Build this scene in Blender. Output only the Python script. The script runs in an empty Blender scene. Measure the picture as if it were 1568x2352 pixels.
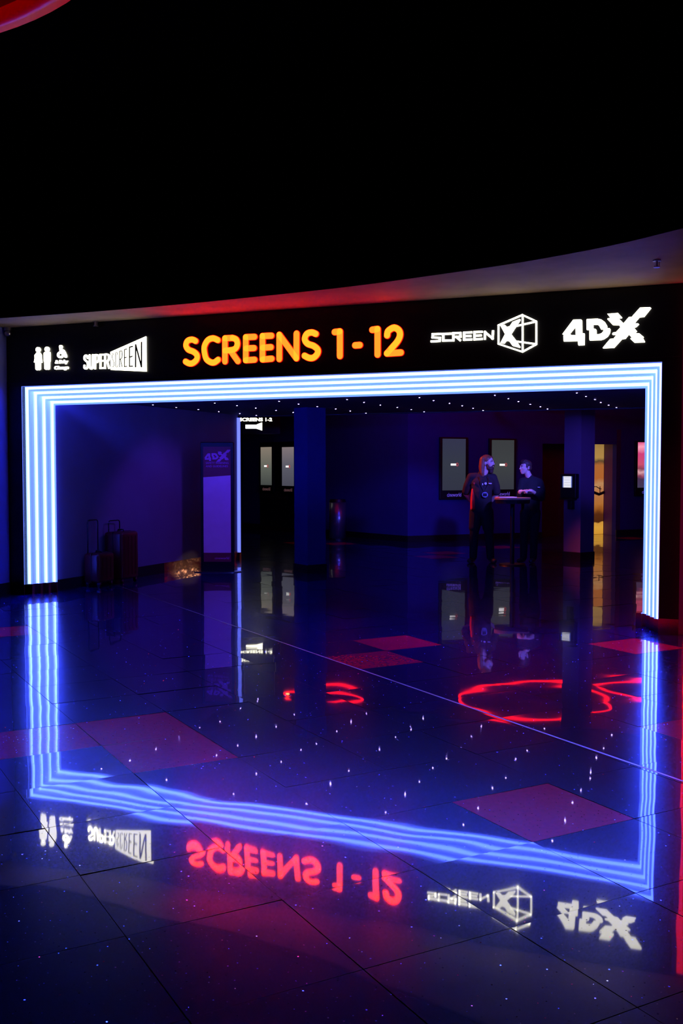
import bpy, bmesh, math, random
from mathutils import Vector, Matrix
random.seed(7)
C = bpy.context.scene
COL = C.collection
R = math.radians

# ------------------------------------------------------------------ camera
CAM = Vector((4.805, -10.227, 1.62)); YAW = .3978; PITCH = .0445; F = 2328.0
cr = Vector((math.cos(YAW), math.sin(YAW), 0))
cf = Vector((-math.sin(YAW)*math.cos(PITCH), math.cos(YAW)*math.cos(PITCH), -math.sin(PITCH)))
cu = cr.cross(cf)
cd = bpy.data.cameras.new('camera'); cam = bpy.data.objects.new('camera', cd); COL.objects.link(cam)
m = Matrix((cr, cu, -cf)).transposed().to_4x4(); m.translation = CAM
cam.matrix_world = m
cd.sensor_fit = 'VERTICAL'; cd.sensor_height = 36; cd.sensor_width = 24; cd.lens = 36*F/2352
cd.clip_end = 100; cd.clip_start = .05
C.camera = cam

def ray(x, y): return cr*((x-784)/F) + cf - cu*((y-1176)/F)
def onz(x, y, z):
    d = ray(x, y); return CAM + d*((z-CAM.z)/d.z)
def onpl(x, y, p, n):                     # point of a photographed spot on a given wall plane
    d = ray(x, y); n = Vector(n); p = Vector(p)
    return CAM + d*((p-CAM).dot(n)/d.dot(n))

# ------------------------------------------------------------------ materials
def mat(name, base=(.5,.5,.5), rough=.5, metal=0, emis=None, es=1, var=.12, scale=6, spec=.5, coat=0, coat_r=.05):
    m = bpy.data.materials.new(name); m.use_nodes = True
    nt = m.node_tree; b = nt.nodes['Principled BSDF']
    b.inputs['Roughness'].default_value = rough; b.inputs['Metallic'].default_value = metal
    b.inputs['Specular IOR Level'].default_value = spec
    b.inputs['Coat Weight'].default_value = coat; b.inputs['Coat Roughness'].default_value = coat_r
    tc = nt.nodes.new('ShaderNodeTexCoord'); nz = nt.nodes.new('ShaderNodeTexNoise')
    nz.inputs['Scale'].default_value = scale; nz.inputs['Detail'].default_value = 4
    nt.links.new(tc.outputs['Object'], nz.inputs['Vector'])
    mx = nt.nodes.new('ShaderNodeMix'); mx.data_type = 'RGBA'
    mx.inputs['A'].default_value = (*[c*(1-var) for c in base], 1); mx.inputs['B'].default_value = (*[min(1, c*(1+var)) for c in base], 1)
    nt.links.new(nz.outputs['Fac'], mx.inputs['Factor']); nt.links.new(mx.outputs['Result'], b.inputs['Base Color'])
    if emis:
        b.inputs['Emission Color'].default_value = (*emis, 1); b.inputs['Emission Strength'].default_value = es
    return m

M = {}
M['black_panel'] = mat('black_gloss_panel', (.004,.004,.006), .35, spec=.3)
M['black_wall'] = mat('black_painted_wall', (.006,.006,.008), .7, spec=.2)
M['black_ceiling'] = mat('black_ceiling', (.0015,.0015,.0015), .95, spec=0)
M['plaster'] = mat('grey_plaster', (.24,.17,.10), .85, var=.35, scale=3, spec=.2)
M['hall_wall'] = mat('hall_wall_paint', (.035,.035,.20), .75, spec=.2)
M['hall_ceiling'] = mat('hall_ceiling_paint', (.10,.09,.12), .8, spec=.2)
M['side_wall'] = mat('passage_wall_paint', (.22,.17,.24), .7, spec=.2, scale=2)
M['copper'] = mat('copper_skirting', (.75,.36,.20), .22, 1, var=.2, scale=9)
M['dark_skirting'] = mat('dark_skirting', (.01,.01,.012), .4)
M['steel'] = mat('brushed_steel', (.45,.45,.48), .3, 1)
M['black_plastic'] = mat('black_plastic', (.008,.008,.01), .4)
M['led_white'] = mat('led_diffuser', (.8,.85,.9), .4, emis=(.021,.044,1), es=52)
M['led_band'] = mat('milky_blue_band', (.55,.65,.85), .4, emis=(.18,.36,1), es=.95)  # inner front half reflects the LEDs; that glow is painted as emission
M['painted_glow_edge'] = mat('led_light_painted_edge', (.8,.85,.9), .4, emis=(.42,.68,1.15), es=1)  # pale emission painted in for LED light at the reveals' deep end
M['reveal'] = mat('painted_glow_reveal', (.8,.85,.92), .5, emis=(.17,.30,1), es=.72)  # emission adds the LED light that falls on the reveals
M['white_sign'] = mat('white_lit_acrylic', (.8,.8,.8), .4, emis=(1,.96,.72), es=4.4)
M['orange_sign'] = mat('orange_lit_acrylic', (.8,.3,.1), .4, emis=(1,.042,.0026), es=9.5)
M['red_return'] = mat('red_letter_return', (.6,.02,.02), .4, emis=(1,.006,.004), es=.6)
M['star'] = mat('star_light_lens', (.8,.8,.9), .3, emis=(.40,.28,1), es=60)
M['neon'] = mat('red_neon_tube', (.6,.02,.02), .3, emis=(1,.006,.006), es=4.5)
M['red_cove'] = mat('red_lit_diffuser', (.5,.02,.02), .4, emis=(1,.0,.0), es=.27)
M['red_cove_dim'] = mat('red_lit_edge', (.5,.02,.02), .4, emis=(1,.0,.0), es=.14)
M['red_groove'] = mat('dark_red_groove', (.06,.0,.0), .4, emis=(1,.0,.0), es=.035)
M['red_line'] = mat('red_led_line', (.5,.02,.02), .4, emis=(1,.01,.02), es=3)
M['case_red'] = mat('dark_red_shell', (.11,.006,.008), .35, var=.2)
M['denim'] = mat('black_trousers', (.008,.008,.010), .9)
M['shirt'] = mat('black_polo_cloth', (.018,.013,.014), .85)
M['jumper'] = mat('black_jumper_cloth', (.010,.010,.012), .9)
M['red_cloth'] = mat('red_cloth', (.75,.03,.02), .7)
M['skin'] = mat('skin', (.62,.42,.34), .5, var=.06)
M['hair'] = mat('long_auburn_hair', (.20,.075,.03), .5, var=.5, scale=30)
M['beard'] = mat('dark_beard', (.05,.02,.012), .7, var=.4, scale=40)
M['hair2'] = mat('short_dark_hair', (.05,.025,.02), .6, var=.4, scale=40)
M['shoe'] = mat('dark_shoe', (.05,.04,.04), .5)
M['white_card'] = mat('white_card', (.8,.8,.8), .5)
M['wood'] = mat('pale_wood_top', (.5,.35,.22), .45, scale=20)
M['cream'] = mat('eye_white', (.7,.7,.7), .3)
M['iris'] = mat('dark_iris', (.02,.02,.02), .3)
M['purple_print'] = mat('purple_print', (.30,.10,.42), .5, emis=(.045,.008,.16), es=.5)
M['poster_face'] = mat('poster_face', (.5,.3,.6), .5, emis=(.10,.025,.24), es=.2)
M['poster_dark'] = mat('poster_dark_print', (.10,.02,.05), .5, emis=(.2,.0,.05), es=.03)
M['word'] = mat('frame_lettering', (.5,.4,.9), .5, emis=(.12,.08,.6), es=.6)
M['word_dim'] = mat('frame_lettering_red', (.4,.25,.3), .5, emis=(.25,.12,.12), es=.3)
M['logo_white'] = mat('screen_white_bar', (.8,.8,.8), .5, emis=(1,1,.95), es=1.1)
M['logo_red'] = mat('screen_red_mark', (.6,.2,.2), .5, emis=(.5,.06,.05), es=.8)
M['kiosk_page'] = mat('kiosk_page', (.8,.8,.8), .5, emis=(.8,.82,.72), es=.95)
M['kiosk_side'] = mat('kiosk_page_margin', (.2,.3,.5), .5, emis=(.1,.15,.35), es=.6)
M['kiosk_text'] = mat('kiosk_text_lines', (.3,.3,.3), .5, emis=(.4,.42,.38), es=.8)
M['warm'] = mat('warm_lamp_lens', (.8,.6,.4), .4, emis=(1,.5,.15), es=10)

def ramp_screen(name, stops, axis=2, extra=None):
    """lit display whose picture runs through the given colours bottom to top"""
    m = bpy.data.materials.new(name); m.use_nodes = True
    nt = m.node_tree; b = nt.nodes['Principled BSDF']; b.inputs['Base Color'].default_value = (.01,.01,.01,1); b.inputs['Roughness'].default_value = .25
    tc = nt.nodes.new('ShaderNodeTexCoord'); sp = nt.nodes.new('ShaderNodeSeparateXYZ'); nt.links.new(tc.outputs['Generated'], sp.inputs[0])
    rp = nt.nodes.new('ShaderNodeValToRGB'); el = rp.color_ramp.elements
    el[0].position = stops[0][0]; el[0].color = (*stops[0][1], 1); el[1].position = stops[-1][0]; el[1].color = (*stops[-1][1], 1)
    for p, c in stops[1:-1]:
        e = el.new(p); e.color = (*c, 1)
    src = sp.outputs[axis]
    if extra:
        nz = nt.nodes.new('ShaderNodeTexNoise'); nz.inputs['Scale'].default_value = extra[0]; nz.inputs['Detail'].default_value = 5
        nt.links.new(tc.outputs['Object'], nz.inputs['Vector'])
        ma = nt.nodes.new('ShaderNodeMath'); ma.operation = 'MULTIPLY_ADD'; ma.inputs[1].default_value = extra[1]
        nt.links.new(nz.outputs['Fac'], ma.inputs[0]); nt.links.new(sp.outputs[axis], ma.inputs[2])
        sb = nt.nodes.new('ShaderNodeMath'); sb.operation = 'SUBTRACT'; sb.inputs[1].default_value = extra[1]*.5
        nt.links.new(ma.outputs[0], sb.inputs[0]); src = sb.outputs[0]
    nt.links.new(src, rp.inputs[0])
    nt.links.new(rp.outputs[0], b.inputs['Emission Color']); b.inputs['Emission Strength'].default_value = 1
    return m
M['screen_cool'] = ramp_screen('cool_grey_display', [(0,(.030,.034,.055)),(.5,(.033,.040,.060)),(1,(.030,.034,.072))])
M['screen_cool_b'] = ramp_screen('neutral_grey_display', [(0,(.034,.037,.052)),(.5,(.045,.052,.055)),(1,(.038,.044,.048))])
M['screen_warm'] = ramp_screen('warm_grey_display', [(0,(.055,.062,.060)),(.45,(.11,.12,.10)),(1,(.23,.19,.15))])
M['screen_mauve'] = ramp_screen('mauve_grey_display', [(0,(.065,.065,.09)),(.5,(.10,.10,.13)),(1,(.21,.17,.18))])
M['screen_pink'] = ramp_screen('pink_poster_display', [(0,(.05,.04,.09)),(.2,(.06,.03,.08)),(.26,(.30,.06,.12)),(.34,(.7,.35,.40)),(.42,(.25,.05,.09)),(.52,(.6,.08,.16)),(.75,(.65,.05,.20)),(.9,(1,.35,.5)),(1,(.75,.10,.28))], extra=(9,.10))

def floor_mat(name, base, rough, chips=True):
    m = bpy.data.materials.new(name); m.use_nodes = True
    nt = m.node_tree; N = nt.nodes; L = nt.links; b = N['Principled BSDF']
    tc = N.new('ShaderNodeTexCoord')
    nz = N.new('ShaderNodeTexNoise'); nz.inputs['Scale'].default_value = 30; nz.inputs['Detail'].default_value = 6
    L.new(tc.outputs['Object'], nz.inputs['Vector'])
    mx = N.new('ShaderNodeMix'); mx.data_type = 'RGBA'
    mx.inputs['A'].default_value = (*[c*.75 for c in base], 1); mx.inputs['B'].default_value = (*[c*1.25 for c in base], 1)
    L.new(nz.outputs['Fac'], mx.inputs['Factor'])
    vo = N.new('ShaderNodeTexVoronoi'); vo.voronoi_dimensions = '2D'; vo.inputs['Scale'].default_value = 26; vo.inputs['Randomness'].default_value = 1
    L.new(tc.outputs['Object'], vo.inputs['Vector'])
    sx = N.new('ShaderNodeSeparateColor'); L.new(vo.outputs['Color'], sx.inputs[0])
    th = N.new('ShaderNodeMath'); th.operation = 'MULTIPLY'; th.inputs[1].default_value = .075; L.new(sx.outputs[2], th.inputs[0])
    lt = N.new('ShaderNodeMath'); lt.operation = 'LESS_THAN'; L.new(vo.outputs['Distance'], lt.inputs[0]); L.new(th.outputs[0], lt.inputs[1])
    # waviness of the polished face
    wz = N.new('ShaderNodeTexNoise'); wz.inputs['Scale'].default_value = 1.7; wz.inputs['Detail'].default_value = 1
    L.new(tc.outputs['Object'], wz.inputs['Vector'])
    bp = N.new('ShaderNodeBump'); bp.inputs['Strength'].default_value = 1; bp.inputs['Distance'].default_value = .0018
    L.new(wz.outputs['Fac'], bp.inputs['Height'])
    L.new(bp.outputs['Normal'], b.inputs['Normal']); L.new(bp.outputs['Normal'], b.inputs['Coat Normal'])
    L.new(mx.outputs['Result'], b.inputs['Base Color'])
    b.inputs['Roughness'].default_value = rough; b.inputs['Specular IOR Level'].default_value = .07
    b.inputs['Coat Weight'].default_value = 1; b.inputs['Coat Roughness'].default_value = .025; b.inputs['Coat IOR'].default_value = 1.5
    if chips:
        # mineral chips: tiny facets lying at odd angles in the stone
        cmb = N.new('ShaderNodeVectorMath'); cmb.operation = 'SUBTRACT'; cmb.inputs[1].default_value = (.5,.5,.5); L.new(vo.outputs['Color'], cmb.inputs[0])
        scl = N.new('ShaderNodeVectorMath'); scl.operation = 'MULTIPLY'; scl.inputs[1].default_value = (1.2,1.2,0); L.new(cmb.outputs[0], scl.inputs[0])
        add = N.new('ShaderNodeVectorMath'); add.operation = 'ADD'; add.inputs[1].default_value = (0,0,1); L.new(scl.outputs[0], add.inputs[0])
        nrm = N.new('ShaderNodeVectorMath'); nrm.operation = 'NORMALIZE'; L.new(add.outputs[0], nrm.inputs[0])
        g = N.new('ShaderNodeBsdfGlossy'); g.inputs['Roughness'].default_value = .12; L.new(nrm.outputs[0], g.inputs['Normal'])
        hs = N.new('ShaderNodeMix'); hs.data_type = 'RGBA'; hs.inputs['Factor'].default_value = .45; hs.inputs['A'].default_value = (1,1,1,1)
        L.new(vo.outputs['Color'], hs.inputs['B']); L.new(hs.outputs['Result'], g.inputs['Color'])
        ms = N.new('ShaderNodeMixShader'); L.new(lt.outputs[0], ms.inputs[0]); L.new(b.outputs[0], ms.inputs[1]); L.new(g.outputs[0], ms.inputs[2])
        L.new(ms.outputs[0], N['Material Output'].inputs['Surface'])
    return m
M['tile_dark'] = floor_mat('dark_polished_tile', (.004,.005,.115), .22)
M['tile_red'] = floor_mat('red_polished_tile', (.85,.008,.09), .22)
M['grout'] = mat('dark_grout', (.03,.018,.012), .7)
M['joint_strip'] = mat('metal_joint_strip', (.55,.5,.5), .35, 1)

# ------------------------------------------------------------------ mesh helpers
def link(name, bm, m, parent=None, smooth=False, label=None):
    me = bpy.data.meshes.new(name); bm.normal_update(); bm.to_mesh(me); bm.free()
    for x in (m if isinstance(m, (list, tuple)) else [m]): me.materials.append(x)
    if smooth:
        for p in me.polygons: p.use_smooth = True
    o = bpy.data.objects.new(name, me); COL.objects.link(o)
    if parent is not None: o.parent = parent
    if label: o['label'] = label
    return o
def tag(o, label=None, cat=None, group=None, kind=None):
    if label: o['label'] = label
    if cat: o['category'] = cat
    if group: o['group'] = group
    if kind: o['kind'] = kind
    return o
def thing(name, loc, label, cat, group=None, rz=0):
    o = bpy.data.objects.new(name, None); COL.objects.link(o); o.empty_display_size = .1
    o.location = loc; o.rotation_euler = (0, 0, rz)
    return tag(o, label, cat, group)
def box(bm, x0, x1, y0, y1, z0, z1, mi=0):
    v = [bm.verts.new((x, y, z)) for z in (z0, z1) for x, y in ((x0,y0),(x1,y0),(x1,y1),(x0,y1))]
    for f in ((0,3,2,1),(4,5,6,7),(0,1,5,4),(1,2,6,5),(2,3,7,6),(3,0,4,7)):
        bm.faces.new([v[i] for i in f]).material_index = mi
def bx(*a):
    bm = bmesh.new(); box(bm, *a); return bm
def bevel(bm, w, seg=3):
    bmesh.ops.bevel(bm, geom=bm.edges[:], offset=w, segments=seg, affect='EDGES', profile=.5); return bm
def prism(bm, pts, z0, z1, mi=0):
    """vertical prism on a plan polygon"""
    a = [bm.verts.new((p[0], p[1], z0)) for p in pts]; b = [bm.verts.new((p[0], p[1], z1)) for p in pts]; n = len(pts)
    bm.faces.new(a[::-1]).material_index = mi; bm.faces.new(b).material_index = mi
    for i in range(n): bm.faces.new((a[i], a[(i+1)%n], b[(i+1)%n], b[i])).material_index = mi
def cyl(bm, c, r, z0, z1, n=24, r2=None):
    prism2(bm, [(c[0]+r*math.cos(t), c[1]+r*math.sin(t), z0) for t in [2*math.pi*i/n for i in range(n)]],
           [(c[0]+(r2 or r)*math.cos(t), c[1]+(r2 or r)*math.sin(t), z1) for t in [2*math.pi*i/n for i in range(n)]])
def prism2(bm, A, B):
    a = [bm.verts.new(p) for p in A]; b = [bm.verts.new(p) for p in B]; n = len(A)
    bm.faces.new(a[::-1]); bm.faces.new(b)
    for i in range(n): bm.faces.new((a[i], a[(i+1)%n], b[(i+1)%n], b[i]))
def tube(bm, pts, r, n=10, closed=False):
    pts = [Vector(p) for p in pts]; rings = []; N = len(pts)
    for i, p in enumerate(pts):
        a = pts[(i-1) % N] if (closed or i > 0) else p; b = pts[(i+1) % N] if (closed or i < N-1) else p
        t = (b-a).normalized(); u = t.cross(Vector((0,0,1)))
        if u.length < .1: u = t.cross(Vector((0,1,0)))
        u.normalize(); w = t.cross(u)
        rings.append([bm.verts.new(p + (u*math.cos(2*math.pi*k/n) + w*math.sin(2*math.pi*k/n))*r) for k in range(n)])
    for i in range(N if closed else N-1):
        A, B = rings[i], rings[(i+1) % N]
        for k in range(n): bm.faces.new((A[k], A[(k+1)%n], B[(k+1)%n], B[k]))
    if not closed: bm.faces.new(rings[0][::-1]); bm.faces.new(rings[-1])
def slab_poly(bm, outer, holes, y0, y1, tf):
    """flat shape with holes: triangulated front and back, side walls. tf maps (u,z,y) to 3D"""
    from mathutils.geometry import tessellate_polygon
    loops = [outer] + holes; flat = [p for l in loops for p in l]
    tris = tessellate_polygon([[Vector((p[0], p[1], 0)) for p in l] for l in loops])
    F0 = [bm.verts.new(tf(p[0], p[1], y0)) for p in flat]; B0 = [bm.verts.new(tf(p[0], p[1], y1)) for p in flat]
    for t in tris:
        try: bm.faces.new([F0[i] for i in t]); bm.faces.new([B0[i] for i in reversed(t)])
        except ValueError: pass
    k = 0
    for l in loops:
        n = len(l)
        for i in range(n):
            a, b = k+i, k+(i+1) % n
            try: bm.faces.new((F0[a], F0[b], B0[b], B0[a]))
            except ValueError: pass
        k += n
def capsule(bm, a, b, r, y0, y1, tf, square=False, ext=0):
    a = Vector(a); b = Vector(b); d = (b-a)
    if d.length < 1e-6: d = Vector((1,0))
    d.normalize(); n = Vector((-d.y, d.x))
    if square:
        P = [a-d*ext-n*r, b+d*ext-n*r, b+d*ext+n*r, a-d*ext+n*r]
    else:
        t0 = math.atan2(n.y, n.x); P = []
        for i in range(9): t = t0 + math.pi*i/8; P.append(a+Vector((math.cos(t), math.sin(t)))*r)
        for i in range(9): t = t0 + math.pi + math.pi*i/8; P.append(b+Vector((math.cos(t), math.sin(t)))*r)
    slab_poly(bm, [(p.x, p.y) for p in P], [], y0, y1, tf)
def smooth_line(p, n=5):
    out = []; P = [p[0]]+p+[p[-1]]
    for i in range(1, len(P)-2):
        a, b, c, d = [Vector(q) for q in P[i-1:i+3]]
        for k in range(n):
            t = k/n; out.append(.5*((2*b)+(c-a)*t+(2*a-5*b+4*c-d)*t*t+(3*b-a-3*c+d)*t**3))
    out.append(Vector(p[-1])); return out
def text_bm(s, tf, u0, u1, z0, z1, y0, y1, bold=0.0, shear=0):
    """lettering from the built-in font fitted to a box of a plane"""
    cu_ = bpy.data.curves.new('lettering', 'FONT'); cu_.body = s; cu_.extrude = .02; cu_.offset = bold; cu_.shear = shear; cu_.resolution_u = 3
    o = bpy.data.objects.new('lettering_source', cu_); COL.objects.link(o)
    dg = bpy.context.evaluated_depsgraph_get(); me = bpy.data.meshes.new_from_object(o.evaluated_get(dg))
    bpy.data.objects.remove(o); bm = bmesh.new(); bm.from_mesh(me); bpy.data.meshes.remove(me); bpy.data.curves.remove(cu_)
    xs = [v.co.x for v in bm.verts]; ys = [v.co.y for v in bm.verts]; x0, x1, a, b = min(xs), max(xs), min(ys), max(ys)
    for v in bm.verts:
        v.co = tf(u0+(v.co.x-x0)/(x1-x0)*(u1-u0), z0+(v.co.y-a)/(b-a)*(z1-z0), y0 if v.co.z > 0 else y1)
    return bm
def curve_rect(bm, pts, r, **k): tube(bm, pts, r, **k)
def plane_tf(P, ang):
    """wall-plane frame: u along direction ang, y measured out from the wall towards the viewer (negative = out)"""
    P = Vector((*P[:2], 0)); d = Vector((math.cos(ang), math.sin(ang), 0)); n = Vector((math.sin(ang), -math.cos(ang), 0))
    return lambda u, z, y: P + d*u + n*(-y) + Vector((0,0,z))

# ------------------------------------------------------------------ FLOOR
O = Vector((CAM.x + cr.x*.5328 - math.sin(YAW)*4.8352, CAM.y + cr.y*.5328 + math.cos(YAW)*4.8352))
LA = .9072; U = Vector((math.cos(LA), math.sin(LA))); V = Vector((-math.sin(LA), math.cos(LA))); T = .6
def lat(u, v): return O + U*u*T + V*v*T
S0, S1, S2 = 2.040, 2.068, 2.0813
red_l = {(0,-1), (-2,2), (-2,3), (-3,3), (-2,10), (-5,5)}
red_r = {(4,4), (1,6), (0,5), (1,0), (9,25), (10,24), (10,18), (11,19), (14,20), (21,21), (17,12)}
bm = bmesh.new(); G = .0035/T/2*1.0
rt = random.Random(11)
def inb(p): return -10 < p.x < 9 and -12 < p.y < 19
def tile(u0, u1, v0, v1, red):
    c = lat((u0+u1)/2, (v0+v1)/2)
    if not inb(c): return
    tx, ty = rt.gauss(0, .0019), rt.gauss(0, .0019)
    vs = []
    for u, v in ((u0+G,v0+G),(u1-G,v0+G),(u1-G,v1-G),(u0+G,v1-G)):
        p = lat(u, v); q = p-c; vs.append(bm.verts.new((p.x, p.y, q.x*tx+q.y*ty)))
    bm.faces.new(vs).material_index = 1 if red else 0
for i in range(-45, 60):
    for j in range(-45, 60):
        if i < 2: tile(i, i+1, j, j+1, (i, j) in red_l)
        elif i == 2: tile(2, S0, j, j+1, False)
        k = i-2
        if i >= 2: tile(S2+k+ (-.013 if k == 0 else 0), S2+k+1, j, j+1, (k, j) in red_r)
for p, q, mi, z in ((lat(S0, -40), lat(S1, -40), 3, .0004),):
    a, b = lat(S0, -45), lat(S1, -45); c_, d_ = lat(S1, 45), lat(S0, 45)
    bm.faces.new([bm.verts.new((w.x, w.y, .0004)) for w in (a, b, c_, d_)]).material_index = 3
box(bm, -11, 10, -13, 20, -.2, -.012, 2)
fl = link('floor', bm, [M['tile_dark'], M['tile_red'], M['grout'], M['joint_strip']])
tag(fl, 'dark polished speckled tile floor with scattered red tiles', kind='structure')

# ------------------------------------------------------------------ PORTAL WALL
XW = 3.845; WS = .0475; HS = .054; DS = .1025; HO = 2.626; FOOT = .13
def struct(name, bm, m, label=None):
    return tag(link(name, bm, m), label, kind='structure')
bm = bx(-4.12, XW+.19, .005, .45, HO, 3.42); box(bm, -4.12, -XW, .005, .45, 0, HO); box(bm, XW, XW+.19, .005, .45, 0, HO)
struct('wall_front', bm, M['black_panel'], 'black wall with illuminated signs over the glowing opening')

port = thing('light_portal', (0,0,0), 'stepped blue-white glowing frame around the wide opening under the signs', 'light frame')
def ushape(bm, x_in0, x_in1, z_in0, z_in1, y0, y1, zb=FOOT):
    """U strip between an outer and an inner outline (offsets inwards from the opening edge)"""
    X0, X1 = XW-x_in0, XW-x_in1; Z0, Z1 = HO-z_in0, HO-z_in1
    out = [(-X0,zb),(-X0,Z0),(X0,Z0),(X0,zb)]; inn = [(-X1,zb),(-X1,Z1),(X1,Z1),(X1,zb)]
    for i in range(3):
        a, b, c, d = out[i], out[i+1], inn[i+1], inn[i]
        vs0 = [bm.verts.new((p[0], y0, p[1])) for p in (a,b,c,d)]; vs1 = [bm.verts.new((p[0], y1, p[1])) for p in (a,b,c,d)]
        bm.faces.new(vs0); bm.faces.new(vs1[::-1])
        for k in range(4): bm.faces.new((vs0[k], vs1[k], vs1[(k+1)%4], vs0[(k+1)%4]))
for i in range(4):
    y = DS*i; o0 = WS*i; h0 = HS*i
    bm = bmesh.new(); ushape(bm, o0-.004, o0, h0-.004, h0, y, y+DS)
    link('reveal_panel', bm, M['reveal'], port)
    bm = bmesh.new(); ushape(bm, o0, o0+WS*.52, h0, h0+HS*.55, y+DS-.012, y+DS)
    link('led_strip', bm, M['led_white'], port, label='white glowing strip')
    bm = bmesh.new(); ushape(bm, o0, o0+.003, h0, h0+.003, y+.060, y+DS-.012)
    link('painted_glow_edge', bm, M['painted_glow_edge'], port, label='pale edge with LED light painted on')
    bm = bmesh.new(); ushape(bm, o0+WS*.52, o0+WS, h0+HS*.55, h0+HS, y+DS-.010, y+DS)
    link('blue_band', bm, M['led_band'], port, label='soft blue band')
for s in (-1, 1):
    bm = bmesh.new()
    for i in range(4):
        a, b = XW-WS*i, XW-WS*(i+1)
        box(bm, min(s*a, s*b), max(s*a, s*b), DS*(i+1)-.012, DS*4, 0, FOOT)
    box(bm, min(s*XW, s*(XW+.004)), max(s*XW, s*(XW+.004)), 0, DS, 0, FOOT)
    link('copper_foot', bm, M['copper'], port, label='copper kick plate')
# copper plinth blocks of the right pier
struct('baseboard_right', bx(XW+.002, XW+.19, -.012, .004, 0, .15), M['copper'], 'copper baseboard of the pier right of the opening')
struct('trim_1', bx(XW-.245, XW-.191, .30, .425, 0, .15), M['copper'], 'copper corner block inside the right jamb')
struct('trim_2', bx(-4.10, XW+.16, -.004, .004, HO+.045, HO+.053), M['black_plastic'], 'thin black bead below the signs')

# side walls of the foyer
struct('wall_left', bx(-4.2, -4.08, -3.2, .45, 0, 3.4), mat('foyer_wall_paint', (.12,.13,.5), .6), 'dark foyer wall left of the opening')
struct('baseboard_left', bx(-4.08, -4.065, -3.2, 0, 0, .15), M['dark_skirting'])
bm = bx(XW+.19, 4.6, .01, .45, 0, 3.42)
struct('wall_right', bm, M['hall_wall'], 'dark foyer wall at the right edge')
rl = link('red_light_line', bx(4.086, 4.16, -.06, .01, 0, 3.30), M['red_line'])
tag(rl, 'thin upright red light line at the right end of the sign wall', 'light')

# lobby soffit with the curved black bulkhead
edge = [(-9,-.7),(-5,-.75),(-3.49,-.77),(-2.27,-.76),(-1.09,-.82),(.02,-.95),(1.05,-1.11),(2.0,-1.36),(2.86,-1.63),(3.63,-1.99),(4.2,-2.38),(5.3,-3.2),(6.6,-4.6)]
edge = [(p.x, p.y) for p in smooth_line(edge, 4)]
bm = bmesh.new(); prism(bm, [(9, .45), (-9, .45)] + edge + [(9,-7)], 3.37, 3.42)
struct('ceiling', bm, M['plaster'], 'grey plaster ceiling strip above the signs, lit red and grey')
bm = bmesh.new()
for a, b in zip(edge[:-1], edge[1:]):
    v = [bm.verts.new(q) for q in ((*a,3.355),(*b,3.355),(*b,5.4),(*a,5.4))]; bm.faces.new(v)
    d = (Vector(b)-Vector(a)).normalized(); n = Vector((d.y, -d.x))*.05
    w = [bm.verts.new((q[0]+n.x, q[1]+n.y, q[2])) for q in ((*a,3.355),(*b,3.355),(*b,5.4),(*a,5.4))]; bm.faces.new(w[::-1]); bm.faces.new((v[0], v[1], w[1], w[0]))
struct('ceiling_bulkhead', bm, M['black_ceiling'], 'curved black bulkhead hanging above the foyer')
struct('ceiling_upper', bx(-10, 10, -13, .5, 5.4, 5.5), M['black_ceiling'], 'black high ceiling of the foyer')
struct('wall_foyer_left', bx(-10, -9.9, -13, .5, 0, 5.4), M['black_wall']); struct('wall_foyer_right', bx(8, 8.1, -13, .5, 0, 5.4), M['black_wall'])
struct('wall_foyer_back', bx(-10, 8.1, -13.1, -13, 0, 5.4), M['black_wall'])

# round red cove light high up
cove = thing('ring_cove_light', (-.3,-7.45,4.5), 'big red glowing ring light high on the black ceiling at the corner', 'ceiling light')
def ringband(name, r0, r1, z0, z1, m, label=None):
    bm = bmesh.new(); n = 96
    for i in range(n):
        t, s = 2*math.pi*i/n, 2*math.pi*(i+1)/n
        q = [[(r*math.cos(a), r*math.sin(a), z) for r, z in ((r0,z0),(r1,z0),(r1,z1),(r0,z1))] for a in (t, s)]
        A = [bm.verts.new(p) for p in q[0]]; B = [bm.verts.new(p) for p in q[1]]
        for k in range(4): bm.faces.new((A[k], B[k], B[(k+1)%4], A[(k+1)%4]))
    bmesh.ops.remove_doubles(bm, verts=bm.verts, dist=1e-5)
    return link(name, bm, m, cove, True, label)
ringband('lower_rim', 2.55, 2.70, 0, .065, M['red_cove_dim'], 'dim red lower rim')
ringband('groove', 2.52, 2.66, .065, .11, M['red_groove'], 'dark groove')
ringband('diffuser', 2.50, 2.68, .11, .29, M['red_cove'], 'bright red band')
ringband('mount', 2.4, 2.6, .29, .9, M['black_plastic'])

# ------------------------------------------------------------------ SIGNS on the wall (plane y = 0)
def wall_tf(u, z, y): return Vector((u, y, z))
def W(x, y, o, s):                        # crop pixel of the photograph -> position on the sign wall
    p = onpl(o[0]+x/s, o[1]+y/s, (0,-.016,0), (0,1,0)); return (p.x, p.z)
def sign_thing(name, u, z, label):
    return thing(name, (u, 0, z), label, 'sign')
def put(bm, name, m, par, label=None):
    if par is not None:
        for v in bm.verts: v.co -= par.location
    return link(name, bm, m, par, label=label)
YF, YB = -.014, .004

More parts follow.
